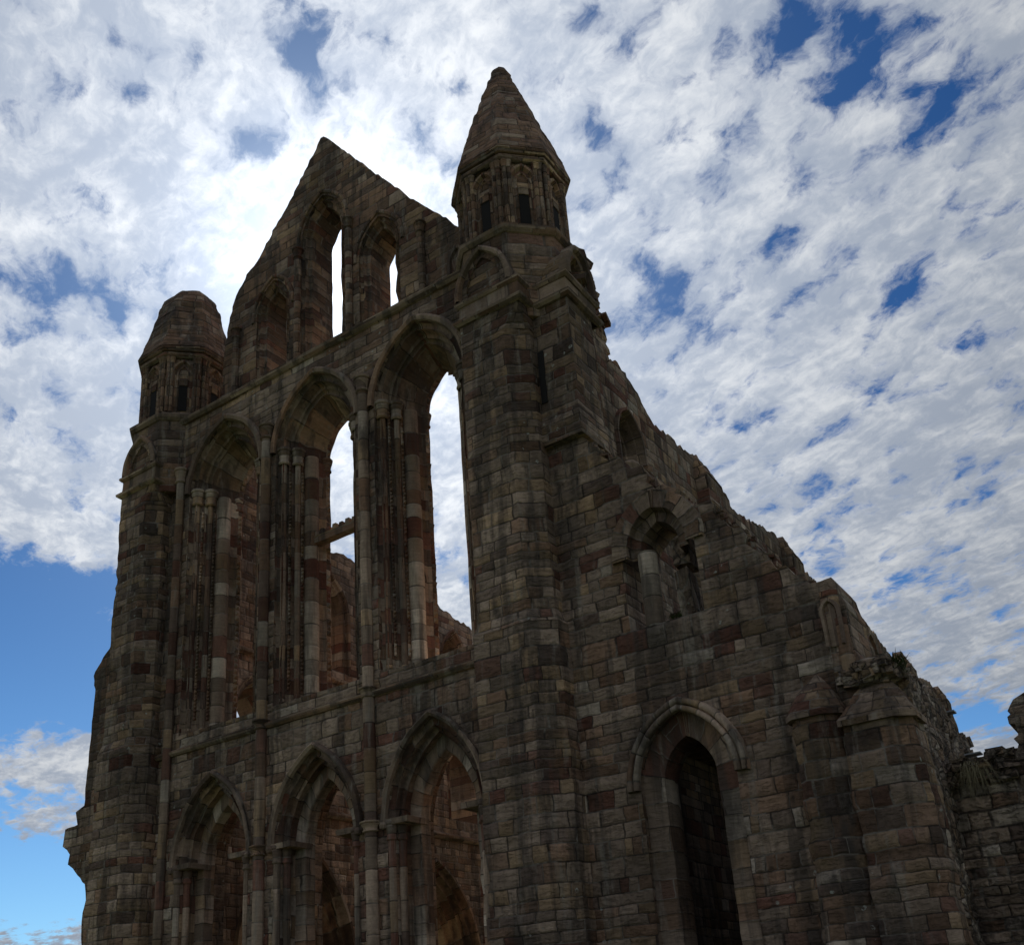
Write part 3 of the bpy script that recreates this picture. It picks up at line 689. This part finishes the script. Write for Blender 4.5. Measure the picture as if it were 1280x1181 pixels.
# two clasping pilasters at the aisle corner with sloped caps
def pilaster(plan, zt, apex):
    m = Mesh(); cx = sum(p[0] for p in plan) / len(plan); low = [(x + (x - cx) * .10, y - (.05 if y < 14 else 0)) for x, y in plan]
    m.prism(low, 0, zt, plan, amp=.055, seg=.09, bot=False, top=False); b = m.build('corner_buttress', M_BUT, aisle)
    m = Mesh(); eave = [(x + (.05 if x > cx else -.05), y - .06 if y < 14.05 else y) for x, y in plan]
    m.prism(eave, zt - .03, zt + .05, amp=.012, seg=.12); mid = [(x * .55 + apex[0] * .45, y * .55 + apex[1] * .45) for x, y in eave]
    m.prism(eave, zt + .05, zt + .05 + (apex[2] - zt) * .5, mid, amp=.02, seg=.12, top=False, bot=False)
    m.prism(mid, zt + .05 + (apex[2] - zt) * .5, apex[2], [(apex[0] + (x - apex[0]) * .05, apex[1] + (y - apex[1]) * .05) for x, y in mid], amp=.015, seg=.12, top=True, bot=False)
    m.build('cap', M_PIER, b); return b
pilaster([(-4.30, 14.2), (-4.30, 13.72), (-4.18, 13.60), (-3.86, 13.60), (-3.62, 13.80), (-3.62, 14.2)], 5.52, (-3.94, 14.10, 6.22))
pilaster([(-3.60, 14.4), (-3.60, 13.66), (-2.96, 13.66), (-2.73, 13.88), (-2.73, 14.4)], 5.30, (-3.15, 14.3, 6.12))
m = Mesh(); m.shaft(-3.46, AY - .02, .10, 6.05, 6.9, seg=10); m.build('corner_shaft', M_SHAFT, aisle)
m = Mesh(); m.prism([(-3.66, 14.8), (-3.66, 13.98), (-3.50, 13.98), (-3.40, 14.08), (-3.40, 14.8)], 6.0, 7.35, amp=.03); m.build('corner_turret_stump', M_BUT, aisle)
m = Mesh(); m.arch(east(13.94), -3.55, 7.02, .07, .08, [(.07, .04), (.06, -.03), (.02, -.03), (.0, .06)], 6.5, n=6); m.arch(east(13.97), -3.55, 7.02, .07, .08, [(.0, -.005), (-.07, -.005)], 6.5, n=6, jit=0); m.build('blind_arch', M_TRIM, aisle)

# broken north wall of the aisle: rubble core showing, ragged top
top = [(14.42, 6.0), (15.0, 6.05), (15.8, 6.1), (17.1, 5.97), (17.5, 5.75), (18.5, 5.6), (22, 5.2)]
out = [(14.42, 0), (30, 0), (30, 4.8)] + rag(top[::-1], rng, .2, .12)
m = Mesh(); m.panel(out, [], north(-2.80), .75, g=.10, amp=.05); nw = m.build('aisle_side_wall', M_RUB, ABBEY)
m = Mesh()
for k in range(150):
    y = 13.95 + 4.6 * hsh(k, 1.5) ** 1.3; z = 5.92 + .22 * hsh(k, 2.5) - (y - 14) * .05
    if y > 14.45 and k % 3 == 0: z -= .6 * hsh(k, 7.7)
    m.stone((-2.95 - .55 * hsh(k, 3.5), y, z), (.10 + .13 * hsh(k, 4), .08 + .12 * hsh(k, 5), .05 + .08 * hsh(k, 6)), k + 100)
m.build('rubble_core', M_RUB, nw, stuff=True)

# closed box of slabs added behind the aisle window to keep it black
m = Mesh(); m.prism([(-7.5, 15.02), (-3.6, 15.02), (-3.6, 30), (-7.5, 30)], 6.35, 6.7, amp=.0, seg=.8); m.build('aisle_blackout_lid', M_WALL, aisle)
m = Mesh(); m.prism([(-8.4, 15.3), (-7.52, 15.3), (-7.52, 30.2), (-8.4, 30.2)], 0, 7.0, amp=0, seg=.8); m.build('aisle_blackout_side', M_WALL, aisle)
m = Mesh(); m.prism([(-7.5, 29.8), (-3.62, 29.8), (-3.62, 30.2), (-7.5, 30.2)], 0, 6.3, amp=0, seg=.8); m.build('aisle_blackout_end', M_WALL, aisle)

# ------------------------------------------------------------------ clerestory wall running west
CX = -7.6
ctop = [(14.95, 16.0), (15.6, 15.85), (16.1, 15.6), (16.5, 14.85), (16.25, 14.35), (16.65, 14.65), (17.2, 14.69), (17.55, 14.45), (17.8, 14.36), (18.24, 14.0), (19.65, 14.0), (20.3, 14.2), (20.9, 14.1), (22.25, 13.85), (22.8, 13.6),
        (24.0, 13.75), (25.6, 14.1), (26.6, 13.9), (28.6, 13.78), (32.1, 13.9), (32.2, 13.6), (34.5, 14.03), (35.1, 13.9), (35.8, 13.8), (36.5, 13.7), (36.9, 12.6), (38.1, 12.95), (38.6, 13.9), (40.4, 14.1), (40.8, 13.6), (42.0, 13.87), (43.3, 14.06), (44.4, 13.9), (45.2, 13.85), (45.4, 11.9), (47, 11.8)]
CB = [16.9, 28.4, 34.2]
cl = [(y, 12.75, .36, .3) for y in CB]
out = [(14.95, 7.0), (47, 7.0)] + rag(ctop[::-1], rng, .22, .09)
m = Mesh(); m.panel(out, [arch_loop(*q, .2, 11.7) for q in cl], north(CX), 1.1, g=.26, amp=.03); cw = m.build('clerestory_wall', M_WALL, ABBEY)
for q in cl:
    m = Mesh(); m.arch(north(CX), *q, [(.26, -.0), (.25, -.08), (.2, -.08), (.18, .0)] + roll(.13, .06, .05, 0, 180) + [(.07, .12), (.05, .26), (.0, .28), (.0, .6)], 11.7, n=10); m.arch(north(CX), *q, [(0., .58), (-.36, .6)], 11.7, n=10, jit=0)
    m.build('clerestory_lancet', M_ARCH, cw)
m = Mesh(); moulding(m, [(CX, 14.95), (CX, 40)], 11.62, .2, .12, closed=False); m.build('string_course', M_TRIM, cw)
m = Mesh(); m.lathe((CX + .05, 16.5), [(.05, 11.45), (.16, 11.6), (.26, 11.85), (.30, 11.98), (.26, 12.06), (0, 12.1)], 12); m.build('corbel', M_TRIM, cw)
for y in (20.7, 26.4, 32.6, 38.9, 44.6):
    m = Mesh(); pl = [(CX - .3, y + .5), (CX - .3, y - .5), (CX + .34, y - .5), (CX + .34, y + .5)]
    m.prism(pl, 7, 12.6, amp=.03, seg=.2); m.prism(pl, 12.6, 12.8, inset_plan(pl, .9), amp=.01, bot=False); m.prism(inset_plan(pl, .9), 12.8, 13.5, amp=.04, seg=.15, bot=False, top=False); m.prism(inset_plan(pl, .9), 13.5, 14.15, [(CX - .28, y + .45), (CX - .28, y - .35), (CX + .08, y - .28), (CX + .02, y + .40)], amp=.06, seg=.12, bot=False)
    m.build('buttress', M_PIER, cw)
m = Mesh(); m.prism([(-3.0, 16.9), (-2.72, 16.9), (-2.72, 17.1), (-3.0, 17.1)], 6.0, 6.025, amp=0); m.build('drip_plate', M_METAL, nw)

# ------------------------------------------------------------------ stump of the south aisle arch
st = [(-19.0, 12.74), (-19.45, 12.5), (-20.05, 11.15), (-20.75, 10.39), (-20.60, 9.93), (-20.66, 9.56), (-20.66, 8.38), (-20.70, 7.29), (-20.98, 7.2), (-20.92, 6.92), (-21.35, 6.86), (-21.39, 6.48), (-21.12, 6.26), (-21.12, 6.05), (-20.8, 5.83),
      (-20.48, 5.52), (-20.38, 5.17), (-20.46, 4.92), (-20.40, 4.23), (-20.40, 0), (-19.0, 0)]
m = Mesh(); m.panel(rag(st, rng, .28, .025)[:-1], [], east(14.1), 1.0, g=.16, amp=.025); m.build('arch_stump', M_WALL, ABBEY)

# ------------------------------------------------------------------ inner south wall seen through the windows
INN = thing('arcade_wall', 'broken inner wall with pointed arches, glimpsed through the tall windows of the front', 'ruined wall', (-18.3, 30, 0))
X0 = -18.2
it = [(15.3, 17.0), (16.6, 16.7), (17.5, 16.2), (17.9, 14.9), (18.6, 14.6), (19.3, 14.75), (20.2, 14.9), (22, 14.3), (23.8, 14.8), (24.4, 14.7), (25.3, 14.5), (28, 14.2), (31, 14.4), (36, 13.2), (40, 12.0)]
arc = [(18.3 + 5.4 * k, 3.6, 1.15, 1.4) for k in range(4)]
tri = [(16.9 + 2.8 * k, 9.3, .62, .5) for k in range(8)]
cle = [(19.5 + 5.6 * k, 12.9, .5, .6) for k in range(4)]
out = [(15.3, 0), (40, 0)] + rag(it[::-1], rng, .3, .06)
m = Mesh(); m.panel(out, [arch_loop(*q, .70, .05) for q in arc] + [arch_loop(*q, .15, 7.9) for q in tri] + [arch_loop(*q, .15, 11.3) for q in cle], north(X0), 1.2, g=.3, amp=.03)
iw = m.build('inner_wall', M_WALL, INN)
for q in arc:
    m = Mesh(); m.arch(north(X0), *q, [(.84, 0), (.82, -.10), (.74, -.10), (.70, 0)] + roll(.62, .05, .07, 0, 180) + [(.54, .16)] + roll(.46, .22, .07, 0, 180) + [(.38, .34)] + roll(.28, .4, .07, 0, 180) + [(.18, .5)] + roll(.1, .55, .06, 0, 180) + [(0., .62), (0., .85), (.3, 1.2)], .05, n=16); m.build('arcade_arch', M_ARCH, iw)
for q in tri:
    m = Mesh(); m.arch(north(X0), *q, [(.22, -.0), (.2, -.06), (.15, -.02)] + roll(.09, .05, .05, 0, 180) + [(.0, .16), (0., 1.2)], 7.9, n=10); m.build('gallery_arch', M_ARCH, iw)
for q in cle:
    m = Mesh(); m.arch(north(X0), *q, [(.22, -.0), (.2, -.06), (.15, -.02)] + roll(.09, .05, .05, 0, 180) + [(.0, .16), (0., 1.2)], 11.3, n=10); m.build('clerestory_lancet', M_ARCH, iw)
m = Mesh(); moulding(m, [(X0, 15.5), (X0, 40)], 7.35, .22, .14, closed=False); moulding(m, [(X0, 15.5), (X0, 40)], 11.0, .2, .12, closed=False); m.build('string_course', M_TRIM, iw)
for y in (21.0, 26.4, 31.8):
    m = Mesh(); m.shaft(X0 + .04, y, .14, 4.3, 12.6, seg=10); m.build('wall_shaft', M_SHAFT, iw)

# ------------------------------------------------------------------ broken boundary wall at the right edge
RW = thing('ruined_wall', 'low grey rubble wall with a ragged broken top at the far right', 'ruined wall', (-1.5, 15.6, 0))
rt = [(-2.86, 4.65), (-2.72, 4.92), (-2.5, 4.98), (-2.37, 4.85), (-2.25, 4.8), (-2.2, 4.9), (-2.08, 4.83), (-2.06, 4.93), (-1.86, 4.90), (-1.79, 5.04), (-1.84, 5.12), (-1.77, 5.16), (-1.77, 5.31), (-1.85, 5.34), (-1.85, 5.44), (-1.78, 5.48), (-1.83, 5.52), (-1.72, 5.66), (-1.4, 5.8), (-.6, 5.9), (.3, 5.5), (.55, 4.9), (1.2, 4.7), (1.6, 3.9), (2.3, 3.6), (2.6, 2.4), (3.3, 2.1), (3.6, .9), (3.8, 0)]
out = [(-2.86, 0)] + rt[::-1]
m = Mesh(); m.panel(out, [], east(15.62), .7, g=.08, amp=.035); rw = m.build('wall_body', M_COURSED, RW)
m = Mesh()
for k in range(90):
    m.stone((-2.8 + 1.3 * hsh(k, 1.2), 15.58 + .5 * hsh(k, 2.2), 4.60 + .36 * hsh(k, 3.2)), (.06 + .10 * hsh(k, 4), .08 + .08 * hsh(k, 5), .04 + .06 * hsh(k, 6)), k + 400)
m.build('rubble_core', M_RUB, rw, stuff=True)
m = Mesh(); m.prism([(-2.50, 15.5), (-2.28, 15.5), (-2.28, 15.7), (-2.50, 15.7)], 4.99, 5.01, amp=0); m.build('drip_plate', M_METAL, rw)

# ------------------------------------------------------------------ plants rooted in the masonry
def tuft(label, c, n, L, spread, mat, droop, w=.008, bias=Vector((0, 0, 1)), seed=1):
    r = random.Random(seed); m = Mesh(); t = thing('grass_tuft', label, 'grass tuft', c)
    for k in range(n):
        p = Vector(c) + Vector((r.uniform(-1, 1) * spread[0], r.uniform(-1, 1) * spread[1], r.uniform(-1, 1) * spread[2]))
        d = (bias + Vector((r.uniform(-.7, .7), r.uniform(-.9, .3), r.uniform(-.3, .4)))).normalized()
        m.blade(p, d, L * r.uniform(.5, 1.1), w * r.uniform(.6, 1.3), droop * r.uniform(.5, 1.3))
    m.build('leaves', mat, t, smooth=False)
tuft('green grassy tuft growing on the rubble at the broken corner', (-2.95, 14.3, 6.08), 260, .34, (.16, .22, .10), M_GRASS, .7, .009, Vector((.3, -.3, .8)), 3)
tuft('small green tuft at the foot of the broken round-headed niche', (-5.92, 14.12, 7.66), 70, .16, (.10, .08, .02), M_GRASS, .6, .006, Vector((0, -.3, .8)), 4)
tuft('dry straw-coloured grass hanging over the top of the low rubble wall', (-2.42, 15.55, 4.84), 110, .42, (.12, .06, .06), M_DRY, 1.5, .006, Vector((.1, -.6, .3)), 5)

# ------------------------------------------------------------------ ground
m = Mesh(); n = 40; R = 900
P = [[Vector(((-1 + 2 * i / n) ** 3 * R - 10, (-1 + 2 * j / n) ** 3 * R + 14, 0)) for i in range(n + 1)] for j in range(n + 1)]
m.grid(P, [[(p.x, p.y) for p in r] for r in P]); g = m.build('ground', M_GROUND, None); g['kind'] = 'structure'

for o in list(bpy.data.objects):
    if '_org' in o: del o['_org']
S.view_settings.view_transform = 'Standard'; S.view_settings.look = 'None'; S.view_settings.exposure = .2; S.view_settings.gamma = 1
S.render.engine = 'CYCLES'; S.cycles.use_adaptive_sampling = True; S.cycles.max_bounces = 6; S.cycles.diffuse_bounces = 3; S.cycles.use_denoising = True; S.cycles.adaptive_threshold = .015
